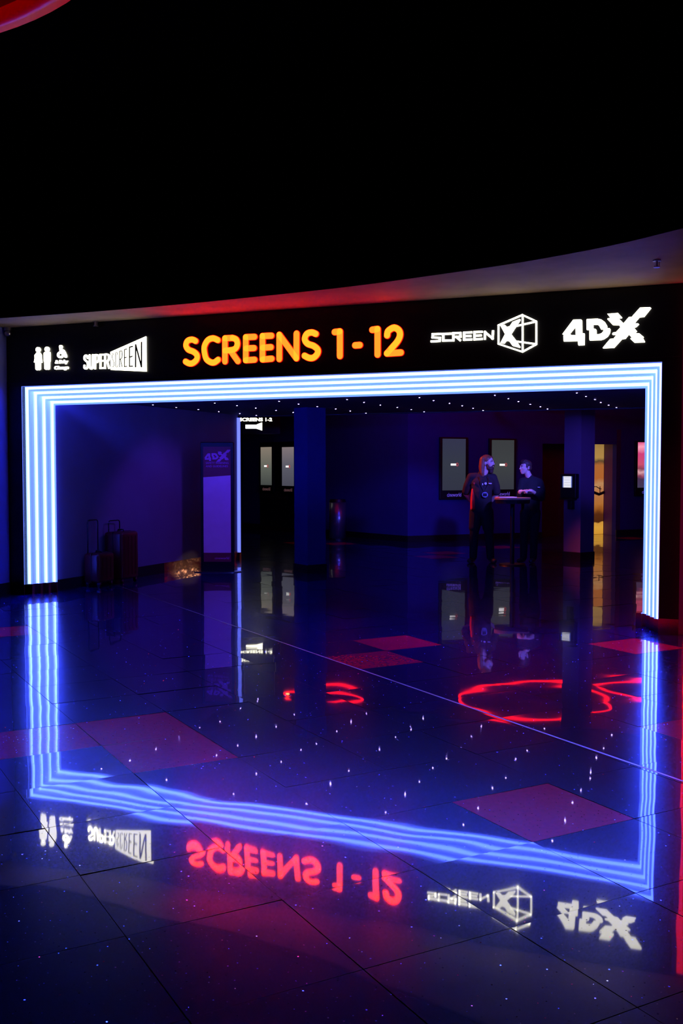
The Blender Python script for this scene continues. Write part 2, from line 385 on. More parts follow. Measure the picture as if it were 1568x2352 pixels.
# big orange lettering
sg = sign_thing('screens_sign', 0, 3.0, 'large orange rounded lit letters reading SCREENS 1 - 12')
K7 = ((410,740), 5.807); K8 = ((670,730), 5.807)
GL = [('letter_s', K7, 1, [[(228,252),(180,232),(120,250),(98,310),(130,365),(200,395),(245,440),(240,500),(190,545),(140,550),(92,525)]]),
 ('letter_c', K7, 1, [[(525,240),(460,215),(390,240),(345,320),(345,400),(370,490),(430,535),(480,535),(527,500)]]),
 ('letter_r', K7, 0, [[(618,525),(618,215),(720,210)],'s',[(720,210),(768,232),(784,285),(768,340),(720,370),(618,378)],'n',[(690,378),(790,520)]]),
 ('letter_e', K7, 0, [[(1012,195),(895,200),(895,508),(1012,500)],[(900,350),(1005,345)]]),
 ('letter_e', K7, 0, [[(1237,180),(1118,185),(1118,498),(1240,487)],[(1120,340),(1230,333)]]),
 ('letter_n', K7, 0, [[(1342,492),(1342,168),(1570,482),(1572,152)]]),
 ('letter_s', K8, 1, [[(320,215),(265,195),(200,215),(172,285),(210,345),(290,375),(345,425),(340,480),(290,530),(230,535),(168,505)]]),
 ('numeral_1', K8, 0, [[(570,190),(640,182),(640,510)]]),
 ('hyphen', K8, 0, [[(843,367),(905,363)]]),
 ('numeral_1', K8, 0, [[(1072,160),(1142,150),(1142,490)]]),
 ('numeral_2', K8, 0, ['s',[(1270,235),(1285,175),(1360,132),(1425,165),(1442,230),(1410,310),(1330,405)],'n',[(1330,405),(1268,475),(1452,463)]])]
for nm, (o, s), sm, strokes in GL:
    b1 = bmesh.new(); b2 = bmesh.new(); smf = sm
    for st in strokes:
        if isinstance(st, str): smf = st == 's'; continue
        pts = [W(x, y, o, s) for x, y in st]
        if smf: pts = [(p.x, p.y) for p in smooth_line(pts, 5)]
        for a, b in zip(pts[:-1], pts[1:]):
            capsule(b1, a, b, .0335, YF-.006, YF, wall_tf); capsule(b2, a, b, .0375, YF, YB, wall_tf)
    L_ = put(b1, nm, M['orange_sign'], sg)
    put(b2, 'letter_return', M['red_return'], L_).parent = L_
    for c_ in L_.children:
        for v in c_.data.vertices: v.co -= sg.location
# put() subtracts only the parent's own location, so bring returns into the sign's frame once

def strokes_bm(segs, o, s, r, y0=YF, y1=YB, square=True, k=.9):
    bm = bmesh.new()
    for st in segs:
        sm = False
        if st and st[0] == 's': sm = True; st = st[1:]
        pts = [W(x, y, o, s) for x, y in st]
        if sm: pts = [(p.x, p.y) for p in smooth_line(pts, 4)]
        for a, b in zip(pts[:-1], pts[1:]): capsule(bm, a, b, r, y0, y1, wall_tf, square and not sm, r*k)
    return bm
def poly_bm(outer, holes, o, s, y0=YF, y1=YB, bm=None):
    bm = bm or bmesh.new()
    slab_poly(bm, [W(x, y, o, s) for x, y in outer], [[W(x, y, o, s) for x, y in h] for h in holes], y0, y1, wall_tf); return bm
def circ(cx, cy, rx, ry=None, n=24): return [(cx+rx*math.cos(2*math.pi*i/n), cy+(ry or rx)*math.sin(2*math.pi*i/n)) for i in range(n)]

# washroom pictograms
K1 = ((70,780), 15.68)
sg = sign_thing('washroom_sign', -3.5, 3.0, 'small white lit pictograms of a woman, a man and a wheelchair user')
bm = poly_bm(circ(258,360,82,92), [], *K1)
poly_bm([(205,470),(235,452),(290,452),(322,468),(370,540),(380,680),(400,825),(348,830),(345,1060),(300,1100),(255,1085),(215,1105),(170,1060),(165,830),(115,820),(140,680),(135,560)][::-1], [], *K1, bm=bm)
poly_bm([(230,430),(290,430),(290,475),(230,475)], [], *K1, bm=bm); put(bm, 'woman_pictogram', M['white_sign'], sg)
bm = poly_bm(circ(580,345,84,90), [], *K1)
poly_bm([(500,445),(560,430),(620,430),(680,440),(695,500),(695,760),(680,800),(665,1060),(625,1085),(580,1070),(545,1085),(490,1050),(485,810),(468,770),(465,490)][::-1], [], *K1, bm=bm)
put(bm, 'man_pictogram', M['white_sign'], sg)
bm = poly_bm(circ(1075,255,58,60), [], *K1)
rr = .0115
b2 = strokes_bm([[(1070,290),(1080,450)],[(1085,440),(1170,420)],[(1120,440),(1200,470),(1250,600)],[(1150,400),(1185,470)]], *K1, rr*1.5, square=False)
me_ = bpy.data.meshes.new('t'); b2.to_mesh(me_); bm.from_mesh(me_); b2.free()
ring = circ(1062,548,86); b2 = strokes_bm([ring+[ring[0]]], *K1, rr, square=False); b2.to_mesh(me_); bm.from_mesh(me_); b2.free()
put(bm, 'wheelchair_pictogram', M['white_sign'], sg)
for s_, (x0,y0,x1,y1) in (('& Baby', (870,715,1330,905)), ('Change', (845,925,1350,1120))):
    a = W(x0, y1, *K1); b = W(x1, y0, *K1)
    put(text_bm(s_, wall_tf, a[0], b[0], a[1], b[1], YF, YB, bold=.028, shear=.15), 'caption', M['white_sign'], sg)

# wide screen sign
K2 = ((180,765), 9.503)
sg = sign_thing('wide_screen_sign', -2.9, 3.0, 'white lit sign with SUPER beside a widening panel reading SCREEN')
T2 = .0098
for nm, seg in (('letter_s', [['s',(190,545),(185,505),(157,485),(125,510),(125,575),(188,640),(190,735),(155,775),(122,755),(120,705)]]),
  ('letter_u', [['s',(235,478),(238,700),(245,755),(268,778),(295,755),(303,700),(305,475)]]),
  ('letter_p', [[(352,772),(355,478)],['s',(355,478),(405,478),(425,515),(422,590),(400,630),(360,635)]]),
  ('letter_e', [[(535,470),(468,473),(468,765),(535,760)],[(470,608),(525,604)]]),
  ('letter_r', [[(568,765),(570,465)],['s',(570,465),(628,465),(652,500),(648,580),(620,612),(575,618)],[(618,618),(655,760)]])):
    put(strokes_bm(seg, *K2, T2*.95), nm, M['white_sign'], sg)
pn = put(poly_bm([(692,412),(1465,72),(1472,838),(700,802)][::-1], [], *K2), 'panel', M['white_sign'], sg)
bm = bmesh.new()
for seg, t in (([['s',(772,490),(765,458),(745,455),(736,510),(742,560),(772,630),(775,700),(760,740),(742,730)]], .35), ([['s',(855,480),(845,425),(820,425),(812,480),(812,690),(825,740),(850,735),(858,690)]], .38),
  ([[(898,738),(902,402)],['s',(900,400),(940,390),(954,430),(950,520),(925,565),(902,572)],[(918,575),(952,736)]], .5),
  ([[(1055,345),(1005,362),(1005,733),(1055,728)],[(1008,540),(1045,530)]], .6), ([[(1182,290),(1115,310),(1115,728),(1180,722)],[(1118,525),(1172,508)]], .75),
  ([[(1248,735),(1250,258)],[(1252,262),(1374,732)],[(1376,735),(1376,205)]], .95)):
    b2 = strokes_bm(seg, *K2, T2*t, YF-.004, YF+.002); b2.to_mesh(me_); bm.from_mesh(me_); b2.free()
put(bm, 'cutout_lettering', M['black_panel'], sg, label='dark cut-out letters')

# cube sign
K3 = ((980,715), 6.031)
sg = sign_thing('cube_sign', 2.0, 3.0, 'white lit word SCREEN beside a wireframe cube holding an X')
T3 = .0100
for nm, seg in (('letter_s', [[(188,312),(76,316),(74,360),(176,365),(172,410),(60,416)]]), ('letter_c', [[(328,308),(222,312),(222,405),(328,402)]]),
  ('letter_r', [[(362,402),(362,302),(460,298),(462,350),(380,352)],[(405,355),(455,398)]]), ('letter_e', [[(612,290),(512,295),(512,393),(612,388)],[(515,342),(600,340)]]),
  ('letter_e', [[(755,282),(654,286),(654,388),(755,381)],[(656,336),(742,332)]]), ('letter_n', [[(798,380),(800,284),(905,376),(912,274)]])):
    put(strokes_bm(seg, *K3, T3), nm, M['white_sign'], sg)
bm = strokes_bm([[(988,192),(1320,48),(1512,138),(1512,455),(1320,560),(988,450),(988,192)],[(1322,50),(1322,558)],[(1510,140),(1235,202)],[(1510,452),(1235,415)]], *K3, .0078, square=False)
put(bm, 'wire_cube', M['white_sign'], sg)
put(poly_bm([(1015,195),(1075,185),(1105,215),(1145,205),(1185,145),(1285,105),(1294,118),(1230,215),(1165,315),(1230,400),(1292,495),(1280,505),(1185,478),(1140,415),(1100,408),(1070,445),(1015,440),(1080,315)][::-1], [], *K3), 'letter_x', M['white_sign'], sg)

# sliced-letter sign
K4 = ((1280,695), 6.969)
L4 = ([(75,505),(250,272),(375,268),(390,285),(392,490),(425,490),(432,500),(430,678),(335,685),(328,672),(325,615),(98,620),(92,540),(100,520)], [[(285,390),(195,498),(220,520),(325,520),(325,508),(288,508)]])
LD = ([(462,275),(470,262),(640,255),(700,270),(755,310),(790,370),(795,410),(830,408),(845,430),(835,490),(800,545),(740,585),(690,600),(515,605),(508,590),(508,440),(465,435)], [[(570,352),(640,352),(665,370),(685,410),(695,428),(735,428),(730,460),(700,490),(670,502),(622,508),(620,440),(605,420),(570,415)]])
LX = ([(795,178),(965,165),(1030,235),(1025,248),(975,252),(1055,330),(1140,230),(1190,228),(1205,205),(1320,78),(1480,72),(1497,88),(1385,228),(1310,235),(1230,330),(1290,332),(1302,348),(1260,390),(1222,400),(1270,460),(1245,475),(1262,490),(1305,490),(1378,550),(1365,568),(1398,625),(1390,635),(1230,640),(1165,580),(1165,570),(1188,562),(1140,508),(1085,578),(1030,585),(905,722),(730,732),(722,722),(840,580),(895,575),(940,518),(880,515),(872,500),(885,478),(935,470),(1005,395),(985,360),(885,358),(795,265),(800,252),(845,245)], [])
sg = sign_thing('sliced_letter_sign', 3.4, 3.1, 'white lit sign of sliced letters reading 4DX')
for nm, (ou, ho) in (('numeral_4', L4), ('letter_d', LD), ('letter_x', LX)):
    put(poly_bm(ou[::-1], ho, *K4), nm, M['white_sign'], sg)
L4U = [([((x-75)/1420, (y-400)/-1420) for x, y in l[0]], [[((x-75)/1420, (y-400)/-1420) for x, y in h] for h in l[1]]) for l in (L4, LD, LX)]

# ------------------------------------------------------------------ HALL beyond the opening
struct('wall_passage_left', bx(-3.85, -3.70, .41, 5.36, 0, 2.60), M['side_wall'], 'purple-lit wall inside the opening on the left')
struct('baseboard_passage_unlit', bx(-3.70, -3.685, .42, 2.98, 0, .15), M['dark_skirting'])  # copper board's unlit stretch, its shade painted as a dark material
cm = mat('worn_copper_skirting', (.75,.42,.26), .30, 1, var=.3, scale=5)
nt = cm.node_tree; nz = nt.nodes.new('ShaderNodeTexNoise'); nz.inputs['Scale'].default_value = 7; bp = nt.nodes.new('ShaderNodeBump'); bp.inputs['Distance'].default_value = .03
nt.links.new(nt.nodes['Texture Coordinate'].outputs['Object'], nz.inputs['Vector']); nt.links.new(nz.outputs['Fac'], bp.inputs['Height']); nt.links.new(bp.outputs['Normal'], nt.nodes['Principled BSDF'].inputs['Normal'])
struct('baseboard_passage', bx(-3.70, -3.685, 2.98, 5.36, 0, .15), cm, 'copper baseboard along the purple-lit wall')
lit_bb = True
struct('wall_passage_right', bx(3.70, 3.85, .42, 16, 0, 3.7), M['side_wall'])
bm = bx(-3.85, 3.85, .40, 5.72, 2.52, 2.62); box(bm, -3.85, 3.85, 5.68, 5.74, 2.50, 3.75)
struct('ceiling_low', bm, M['hall_ceiling'], 'low dark ceiling dotted with star lights')
struct('ceiling_hall', bx(-14, 6, 5.7, 19, 3.75, 3.85), M['hall_ceiling'])
struct('wall_hall_left', bx(-14, -13.9, 5, 19, 0, 3.75), M['hall_wall']); struct('wall_hall_behind', bx(-14, -3.85, 5.0, 5.36, 0, 3.75), M['black_wall'])

# end-of-wall LED line
t = link('led_corner_strip', bx(-3.70, -3.655, 5.33, 5.37, .13, 2.47), M['led_band'])
tag(t, 'upright blue light strip on the wall end behind the poster stand', 'light')
t.data.materials[0] = mat('blue_corner_led', (.5,.5,.9), .4, emis=(.13,.17,1), es=1.6)
struct('trim_3', bx(-3.70, -3.65, 5.32, 5.38, 0, .13), M['copper'], 'copper foot under the blue light strip')

# star lights: 7 x 8 grid
sp = bmesh.new(); cyl(sp, (0,0), .016, -.006, 0, 12); star0 = None
n_star = 0
for xi in range(7):
    for yi in range(8):
        x = -3.37 + 1.007*xi; y = .93 + .648*yi
        if xi == 0 and yi == 7: pass
        n_star += 1
        if star0 is None:
            bm = bmesh.new(); cyl(bm, (0,0), .013, -.008, 0, 12)
            star0 = link('star_light', bm, M['black_plastic']); s_ = star0
            bm = bmesh.new(); cyl(bm, (0,0), .0085, -.011, -.008, 10); lens = link('lens', bm, M['star'], star0, label='glowing lens')
        else:
            s_ = star0.copy(); COL.objects.link(s_); c_ = lens.copy(); COL.objects.link(c_); c_.parent = s_
        s_.location = (x+random.uniform(-.02,.02), y+random.uniform(-.02,.02), 2.52)
        tag(s_, 'tiny violet-white star light set in the low dark ceiling', 'ceiling light', 'star lights in the low ceiling')
sp.free()

# far walls
A0 = Vector((-2.34, 10.46)); dirL = Vector((-math.cos(R(28.9)), math.sin(R(28.9)))); B0 = A0 + dirL*10
D0 = Vector((.06, 12.9)); E0 = Vector((1.51, 14.35))
def wallseg(name, p, q, z0, z1, th, m, label=None):
    d = (q-p).normalized(); n = Vector((-d.y, d.x))*th
    bm = bmesh.new(); prism(bm, [p, q, q+n, p+n], z0, z1)
    return struct(name, bm, m, label)
def bbseg(name, p, q, m):
    d = (q-p).normalized(); n = Vector((-d.y, d.x))
    bm = bmesh.new(); prism(bm, [p-n*.014, q-n*.014, q, p], 0, .13); return struct(name, bm, m)
wallseg('wall_back_left', B0, A0, 0, 3.75, .15, M['hall_wall'], 'dark far wall carrying narrow grey screens')
wallseg('wall_back', A0, D0, 0, 3.75, .15, M['hall_wall'], 'blue-lit far wall behind the two people')
bbseg('baseboard_back_left', B0, A0, M['dark_skirting']); bbseg('baseboard_back', A0, D0, M['dark_skirting'])
wallseg('wall_back_door', D0, E0, 2.15, 3.75, .15, M['hall_wall'])
E1 = E0 + (E0-D0).normalized()*3.6
wallseg('wall_back_right', E0, E1, 0, 3.75, .15, M['hall_wall'], 'far wall right of the golden doorway')
bbseg('baseboard_back_right', E0, E1, M['dark_skirting'])
# corridor behind the doorway
dn = (E0-D0).normalized(); nn = Vector((-dn.y, dn.x))
wallseg('wall_corridor_left', D0+nn*.15-dn*.02, D0+nn*.62-dn*.02, 0, 2.5, .1, M['side_wall'])
wallseg('wall_corridor_right', E0+dn*.003, E0+nn*.47+dn*.003, 0, 2.5, -.12, mat('doorway_return_paint', (.20,.09,.16), .7), 'dark maroon return wall right of the golden mural')
bm = bmesh.new(); prism(bm, [D0+nn*.15, E0+nn*.15, E0+nn*.7, D0+nn*.7], 2.45, 2.5); struct('ceiling_corridor', bm, M['hall_ceiling'])
XM = D0 + dn*1.28
bm = bmesh.new(); prism(bm, [D0+nn*.46, XM+nn*.46, XM+nn*.52, D0+nn*.52], 0, 2.45)
struct('wall_alcove', bm, mat('brown_wall_paint', (.07,.03,.012), .7), 'dim brown wall inside the far doorway')
mm = ramp_screen('desert_mural_print', [(0,(.62,.28,.03)),(.07,(.66,.33,.04)),(.11,(.60,.28,.04)),(.12,(.07,.018,.003)),(.20,(.09,.022,.004)),(.25,(.30,.09,.012)),(.30,(.42,.15,.03)),(.42,(.45,.17,.06)),(.50,(.48,.24,.10)),(.55,(.42,.12,.025)),(.68,(.40,.13,.03)),(.72,(.10,.06,.025)),(.755,(.42,.24,.06)),(.85,(.38,.22,.06)),(1,(.12,.07,.015))], extra=(5,.07))  # warm lamp light and the lit skirting are painted into the emission
bm = bmesh.new(); a_ = XM+nn*.48-dn*.02; b_ = E0+nn*.48-dn*.0; prism(bm, [a_, b_, b_+nn*.04, a_+nn*.04], .005, 2.43)
mu = link('desert_mural', bm, mm); tag(mu, 'golden desert mural, warm light painted in, seen through the far doorway', 'mural')
bm = bmesh.new()
tube(bm, [(*(XM+nn*.472+dn*(.45+.06*k)),  .96+.02*abs(k-3)) for k in range(7)], .035, 8); tube(bm, [(*(XM+nn*.475+dn*(.45+.05*k)), 1.12+.03*math.sin(k)) for k in range(6)], .010, 6); tube(bm, [(*(XM+nn*.475+dn*.66), .97), (*(XM+nn*.475+dn*.66), 1.15)], .010, 6)
link('dark_silhouette', bm, M['black_plastic'], mu, label='dark silhouette on the mural')

# columns, turned about 29 degrees
def column(name, cx, cy, w, top, label):
    o = thing(name, (cx, cy, 0), label, 'column', rz=R(-29)); o['kind'] = 'structure'; del o['category']
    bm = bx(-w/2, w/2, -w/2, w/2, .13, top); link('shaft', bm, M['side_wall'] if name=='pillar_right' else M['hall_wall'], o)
    bm = bx(-w/2-.012, w/2+.012, -w/2-.012, w/2+.012, 0, .13); link('plinth', bm, M['dark_skirting'], o)
    return o
def col_center(px, k, w):                 # nearest vertical edge at px
    d = ray(px, 1072); p = CAM + d*(F/k); a = R(-29)
    near = Vector((w/2*math.cos(a)+w/2*math.sin(a), w/2*math.sin(a)-w/2*math.cos(a)))  # corner (+w/2,-w/2)
    return p.x-near.x, p.y-near.y
c1 = col_center(706, 152, .345); c2 = col_center(1334, 132.5, .37)
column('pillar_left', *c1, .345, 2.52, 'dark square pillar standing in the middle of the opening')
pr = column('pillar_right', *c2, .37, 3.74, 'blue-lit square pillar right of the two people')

# kiosk on the right pillar
kz = thing('ticket_kiosk', (c2[0], c2[1], 0), 'black wall kiosk with small white screen on the blue-lit pillar', 'kiosk', rz=R(-29))
f = -.185
link('housing', bevel(bx(-.19, .15, f-.10, f, 1.07, 1.50), .015), M['black_plastic'], kz)
link('screen', bx(-.135, .075, f-.104, f-.1, 1.26, 1.455), M['kiosk_side'], kz)
pg = link('page', bx(-.11, .055, f-.107, f-.104, 1.26, 1.455), M['kiosk_page'], kz, label='white page on the screen')
bm = bmesh.new()
for z in (1.425, 1.39, 1.345, 1.30): box(bm, -.09, .04, f-.109, f-.107, z, z+.006)
link('text_lines', bm, M['kiosk_text'], kz)
link('card_reader', bevel(bx(-.03, .06, f-.10, f, .88, 1.03), .012), M['black_plastic'], kz)
link('shelf', bevel(bx(-.16, .12, f-.16, f-.02, 1.05, 1.07), .004), M['black_plastic'], kz)

# wall screens
def screen_on(P, ang, u, z0, z1, w, m, label, border=.06, bot=.20, word=None, group=None, logo=True):
    tf = plane_tf(P, ang); o = thing('wall_screen', tf(u, z0-bot, 0), label, 'screen', group, rz=ang)
    h = z1-z0
    link('frame', bevel(bx(-w/2-border, w/2+border, -.06, 0, 0, h+bot+border*.6), .008), M['black_plastic'], o)
    d = link('display', bx(-w/2, w/2, -.064, -.06, bot, bot+h), m, o, label='lit display')
    if logo:
        zc = bot+h*.5
        link('white_bar', bx(-.085, .055, -.067, -.064, zc-.022, zc+.022), M['logo_white'], d)
        bm = bmesh.new(); tube(bm, [(.075+.024*math.cos(t), -.066, zc+.034*math.sin(t)) for t in [2*math.pi*i/14 for i in range(14)]], .007, 6, True)
        link('red_mark', bm, M['logo_red'], d)
    if word:
        link('lettering', text_bm('cineworld', lambda a, b, y: Vector((a, y, b)), -.17, .18, bot*.30, bot*.30+.085, -.063, -.058), word, o)
    return o
angB = math.atan2(D0.y-A0.y, D0.x-A0.x); nB = Vector((math.sin(angB), -math.cos(angB), 0))
def u_on(px, P, ang, py=1070):
    q = onpl(px, py, (*P, 0), (math.sin(ang), -math.cos(ang), 0)); return (q.xy-Vector(P)).dot(Vector((math.cos(ang), math.sin(ang)))), q.z
for (xa, xb, ya, yb), mm_, lb in (((1013,1066,1008,1126), 'screen_cool', 'tall grey lit screen on the far wall, left of the bearded person'), ((1126,1177,1011,1124), 'screen_cool_b', 'tall grey lit screen on the far wall between the two people')):
    ua, z1 = u_on(xa, A0, angB, ya); ub, _ = u_on(xb, A0, angB, ya); um, z0 = u_on((xa+xb)/2, A0, angB, yb); _, z1 = u_on((xa+xb)/2, A0, angB, ya)
    screen_on(A0, angB, (ua+ub)/2, z0, z1, abs(ub-ua), M[mm_], lb, word=M['word'], group='screens behind the people')
angL = math.atan2(A0.y-B0.y, A0.x-B0.x)
for (xa, xb, ya, yb), mm_, lb in (((603,628,1027,1114), 'screen_warm', 'narrow warm grey lit screen below the small hanging sign'), ((652,679,1027,1116), 'screen_mauve', 'mauve grey lit screen partly hidden by the dark middle pillar'), ((531,556,1026,1090), 'screen_warm', 'pale screen almost hidden behind the blue light strip')):
    ua, _ = u_on(xa, B0, angL, ya); ub, _ = u_on(xb, B0, angL, ya); _, z0 = u_on((xa+xb)/2, B0, angL, yb); _, z1 = u_on((xa+xb)/2, B0, angL, ya)
    screen_on(B0, angL, (ua+ub)/2, z0, z1, abs(ub-ua), M[mm_], lb, word=M['word_dim'], group='screens on the far left wall')
# black cladding under the two screens
ua, _ = u_on(598, B0, angL, 1100); ub, _ = u_on(700, B0, angL, 1100); tfL = plane_tf(B0, angL)
o = thing('media_cladding', tfL((ua+ub)/2, 0, 0), 'black wall panelling behind the two narrow screens', 'panelling', rz=angL)
link('panel', bx(-(ub-ua)/2, (ub-ua)/2, -.012, 0, .13, 2.25), M['black_wall'], o)
link('kick_plate', bx(-(ub-ua)/2, (ub-ua)/2, -.03, -.012, 0, .10), M['copper'], o, label='copper kick plate')
link('shelf_panel', bx(-(ub-ua)/2, .25, -.03, -.012, .80, 1.0), mat('brown_panel', (.06,.03,.015), .5), o, label='brown panel')
# pink poster display
dE = (E1-E0).normalized(); angR = math.atan2(dE.y, dE.x)
ua, _ = u_on(1461, E0, angR, 1016); ub = ua+.62; _, z1 = u_on(1470, E0, angR, 1016); _, z0 = u_on(1470, E0, angR, 1120)
screen_on(E0, angR, (ua+ub)/2, z0, z1, ub-ua, M['screen_pink'], 'glowing pink poster display by the right jamb', word=M['word'], logo=False)

# hanging sign SCREENS 1-2
hs = thing('hanging_sign', (-6.05, 10.54, 2.40), 'small white lit hanging sign reading SCREENS 1-2 above a megaphone-shaped mark', 'sign', rz=YAW)
tfh = lambda u, z, y: Vector((u, y, z))
link('board', bx(-.42, .55, 0, .06, -.02, .40), M['black_panel'], hs)
link('lettering', text_bm('SCREENS 1-2', tfh, -.38, .37, .265, .345, -.008, 0, bold=.03), M['white_sign'], hs)
bm = bmesh.new(); slab_poly(bm, [(-.24,.10),(.0,.10),(.14,.055),(.14,.24),(0,.185),(-.24,.185)], [], -.008, 0, tfh); link('megaphone_mark', bm, M['white_sign'], hs)
bm = bmesh.new(); [box(bm, x-.006, x+.006, .024, .036, .40, 1.35) for x in (-.3, .4)]; link('hanger', bm, M['steel'], hs)

# bin
o = thing('litter_bin', (-4.02, 10.55, 0), 'tall round dark litter bin by the far wall beside the middle pillar', 'bin')
bm = bmesh.new(); cyl(bm, (0,0), .185, .03, .84, 40); link('body', bm, mat('bin_metal', (.25,.25,.3), .3, .8), o, True)
bm = bmesh.new(); cyl(bm, (0,0), .19, .84, .90, 40, .17); link('lid', bm, M['black_plastic'], o)
bm = bmesh.new(); cyl(bm, (0,0), .19, 0, .03, 40); link('base', bm, M['black_plastic'], o)

# neon rings under the high ceiling
for (x, y, r, lb) in ((.53, 9.96, 1.50, 'red neon ring hanging over the two people'), (-3.54, 8.67, .80, 'small red neon ring hanging beyond the middle pillar'), (2.45, 12.0, 1.05, 'red neon ring hanging before the golden doorway')):
    o = thing('neon_ring', (x, y, 3.1), lb, 'pendant light', 'red neon rings')
    bm = bmesh.new(); tube(bm, [(r*math.cos(t), r*math.sin(t), .03*math.sin(3*t)) for t in [2*math.pi*i/64 for i in range(64)]], .026, 8, True); link('neon_tube', bm, M['neon'], o, True)
    for t in (.5, 2.6, 4.7):
        link('cord', bx(r*math.cos(t)-.003, r*math.cos(t)+.003, r*math.sin(t)-.003, r*math.sin(t)+.003, .0, .65), M['black_plastic'], o)
o = thing('warm_downlight', (-5.3, 10.6, 3.70), 'small warm ceiling lamp over the far left hall', 'ceiling light')
bm = bmesh.new(); cyl(bm, (0,0), .07, -.04, .05, 20); link('housing', bm, M['black_plastic'], o)
bm = bmesh.new(); cyl(bm, (0,0), .05, -.05, -.04, 20); link('lens', bm, M['warm'], o)

# ------------------------------------------------------------------ POSTER STAND
tp = thing('poster_stand', (-3.0, 3.42, 0), 'tall free-standing lit poster stand before the purple-lit wall', 'poster stand', rz=R(22))
w2 = .255
bm = bmesh.new(); cyl(bm, (0,0), 1, 0, .012, 40)
for v in bm.verts: v.co.x *= .37; v.co.y *= .19
link('base', bm, M['steel'], tp, label='flat oval metal base')
bm = bx(-w2, w2, -.045, .045, .012, 2.0)
link('body', bevel(bm, .012), M['black_plastic'], tp)
link('poster', bx(-w2+.045, w2-.045, -.050, -.045, .16, 1.93), M['poster_dark'], tp, label='dark red printed poster')
bm = bmesh.new(); slab_poly(bm, [(-w2+.045,.30),(w2-.045,.30),(w2-.045,1.49),(-w2+.045,1.46)], [], -.053, -.050, tfh); link('pale_panel', bm, M['poster_face'], tp, label='large pale violet panel')
bm = bmesh.new()
for ou, ho in L4U: slab_poly(bm, [(-.19+x*.40, 1.79+y*.40) for x, y in ou][::-1], [[(-.19+x*.40, 1.79+y*.40) for x, y in h] for h in ho], -.054, -.050, tfh)
link('heading_letters', bm, M['purple_print'], tp, label='purple sliced letters')
link('heading_line', text_bm('SAFETY WARNING', tfh, -.17, .18, 1.665, 1.695, -.053, -.050), M['purple_print'], tp)
link('heading_line', text_bm('AND GUIDELINES', tfh, -.17, .17, 1.615, 1.645, -.053, -.050), M['purple_print'], tp)
link('footer_line', text_bm('cineworld', tfh, -.04, .18, .20, .235, -.053, -.050), M['purple_print'], tp)

# ------------------------------------------------------------------ SUITCASES
def suitcase(name, loc, dx, dy, z0, h, hz, label, ribs):
    o = thing(name, loc, label, 'suitcase', 'wheeled suitcases by the left jamb')
    bm = bx(0, dx, -dy/2, dy/2, z0, z0+h); bevel(bm, .045, 4); sh = link('shell', bm, M['case_red'], o, True)
    link('zip_band', bevel(bx(dx*.48, dx*.53, -dy/2-.004, dy/2+.004, z0-.003, z0+h+.004), .004, 1), M['black_plastic'], sh)
    for i in range(ribs):
        y = -dy/2 + dy*(i+1)/(ribs+1)
        link('rib', bevel(bx(dx-.004, dx+.006, y-.012, y+.012, z0+.06, z0+h-.06), .004, 1), M['case_red'], sh)
    bm = bmesh.new(); yy = dy*.31
    tube(bm, [(.03,-yy,z0+h-.03),(.03,-yy,hz-.03),(.03,-yy+.012,hz-.008),(.03,-yy+.035,hz),(.03,yy-.035,hz),(.03,yy-.012,hz-.008),(.03,yy,hz-.03),(.03,yy,z0+h-.03)], .0085, 10)
    link('telescopic_handle', bm, M['black_plastic'], o, True)
    bm = bmesh.new(); tube(bm, [(dx*.3,0,z0+h-.005),(dx*.33,0,z0+h+.025),(dx*.6,0,z0+h+.025),(dx*.63,0,z0+h-.005)], .011, 8); link('carry_grip', bm, M['black_plastic'], o, True)
    for x in (.04, dx-.04):
        for y in (-dy/2+.05, dy/2-.05):
            bm = bmesh.new(); n = 18
            prism2(bm, [(x+.026*math.cos(2*math.pi*i/n), y-.012, .027+.026*math.sin(2*math.pi*i/n)) for i in range(n)], [(x+.026*math.cos(2*math.pi*i/n), y+.012, .027+.026*math.sin(2*math.pi*i/n)) for i in range(n)])
            wl = link('wheel', bm, M['black_plastic'], o)
            link('wheel_bracket', bx(x-.02, x+.02, y-.018, y+.018, .04, z0+.01), M['steel'], wl)
    return o
suitcase('cabin_suitcase', (-3.66, 1.13, 0), .26, .36, .06, .40, .90, 'small dark red wheeled suitcase with raised handle, in front of the taller one', 3)
suitcase('tall_suitcase', (-3.66, 1.62, 0), .30, .42, .06, .66, .87, 'tall dark red wheeled suitcase behind the small one', 4)

# ------------------------------------------------------------------ small ceiling fittings
def sprinkler(x, y, z, label):
    o = thing('ceiling_sprinkler', (x, y, z), label, 'sprinkler', 'ceiling sprinklers')
    bm = bmesh.new(); cyl(bm, (0,0), .035, -.008, 0, 20); link('escutcheon', bm, M['steel'], o)
    bm = bmesh.new(); cyl(bm, (0,0), .012, -.05, -.008, 12); link('body', bm, M['steel'], o)
    bm = bmesh.new(); cyl(bm, (0,0), .03, -.06, -.055, 16); tube(bm, [(-.02,0,-.012),(-.022,0,-.045),(0,0,-.056)], .003, 6); tube(bm, [(.02,0,-.012),(.022,0,-.045),(0,0,-.056)], .003, 6); link('deflector', bm, M['steel'], o)
p = onz(1508, 598, 3.37); sprinkler(p.x, p.y, 3.37, 'ceiling sprinkler above the sliced-letter sign')
p = onz(230, 740, 3.37); sprinkler(p.x, min(p.y,-.05), 3.37, 'ceiling sprinkler above the widening white sign')
o = thing('security_camera', (-4.03, -.02, 3.30), 'small round security camera at the top left end of the sign wall', 'camera')
bm = bmesh.new(); cyl(bm, (0,0), .05, .03, .07, 24); link('mount', bm, M['steel'], o)
bm = bmesh.new(); bmesh.ops.create_uvsphere(bm, u_segments=20, v_segments=12, radius=.045); link('dome', bm, M['steel'], o, True)

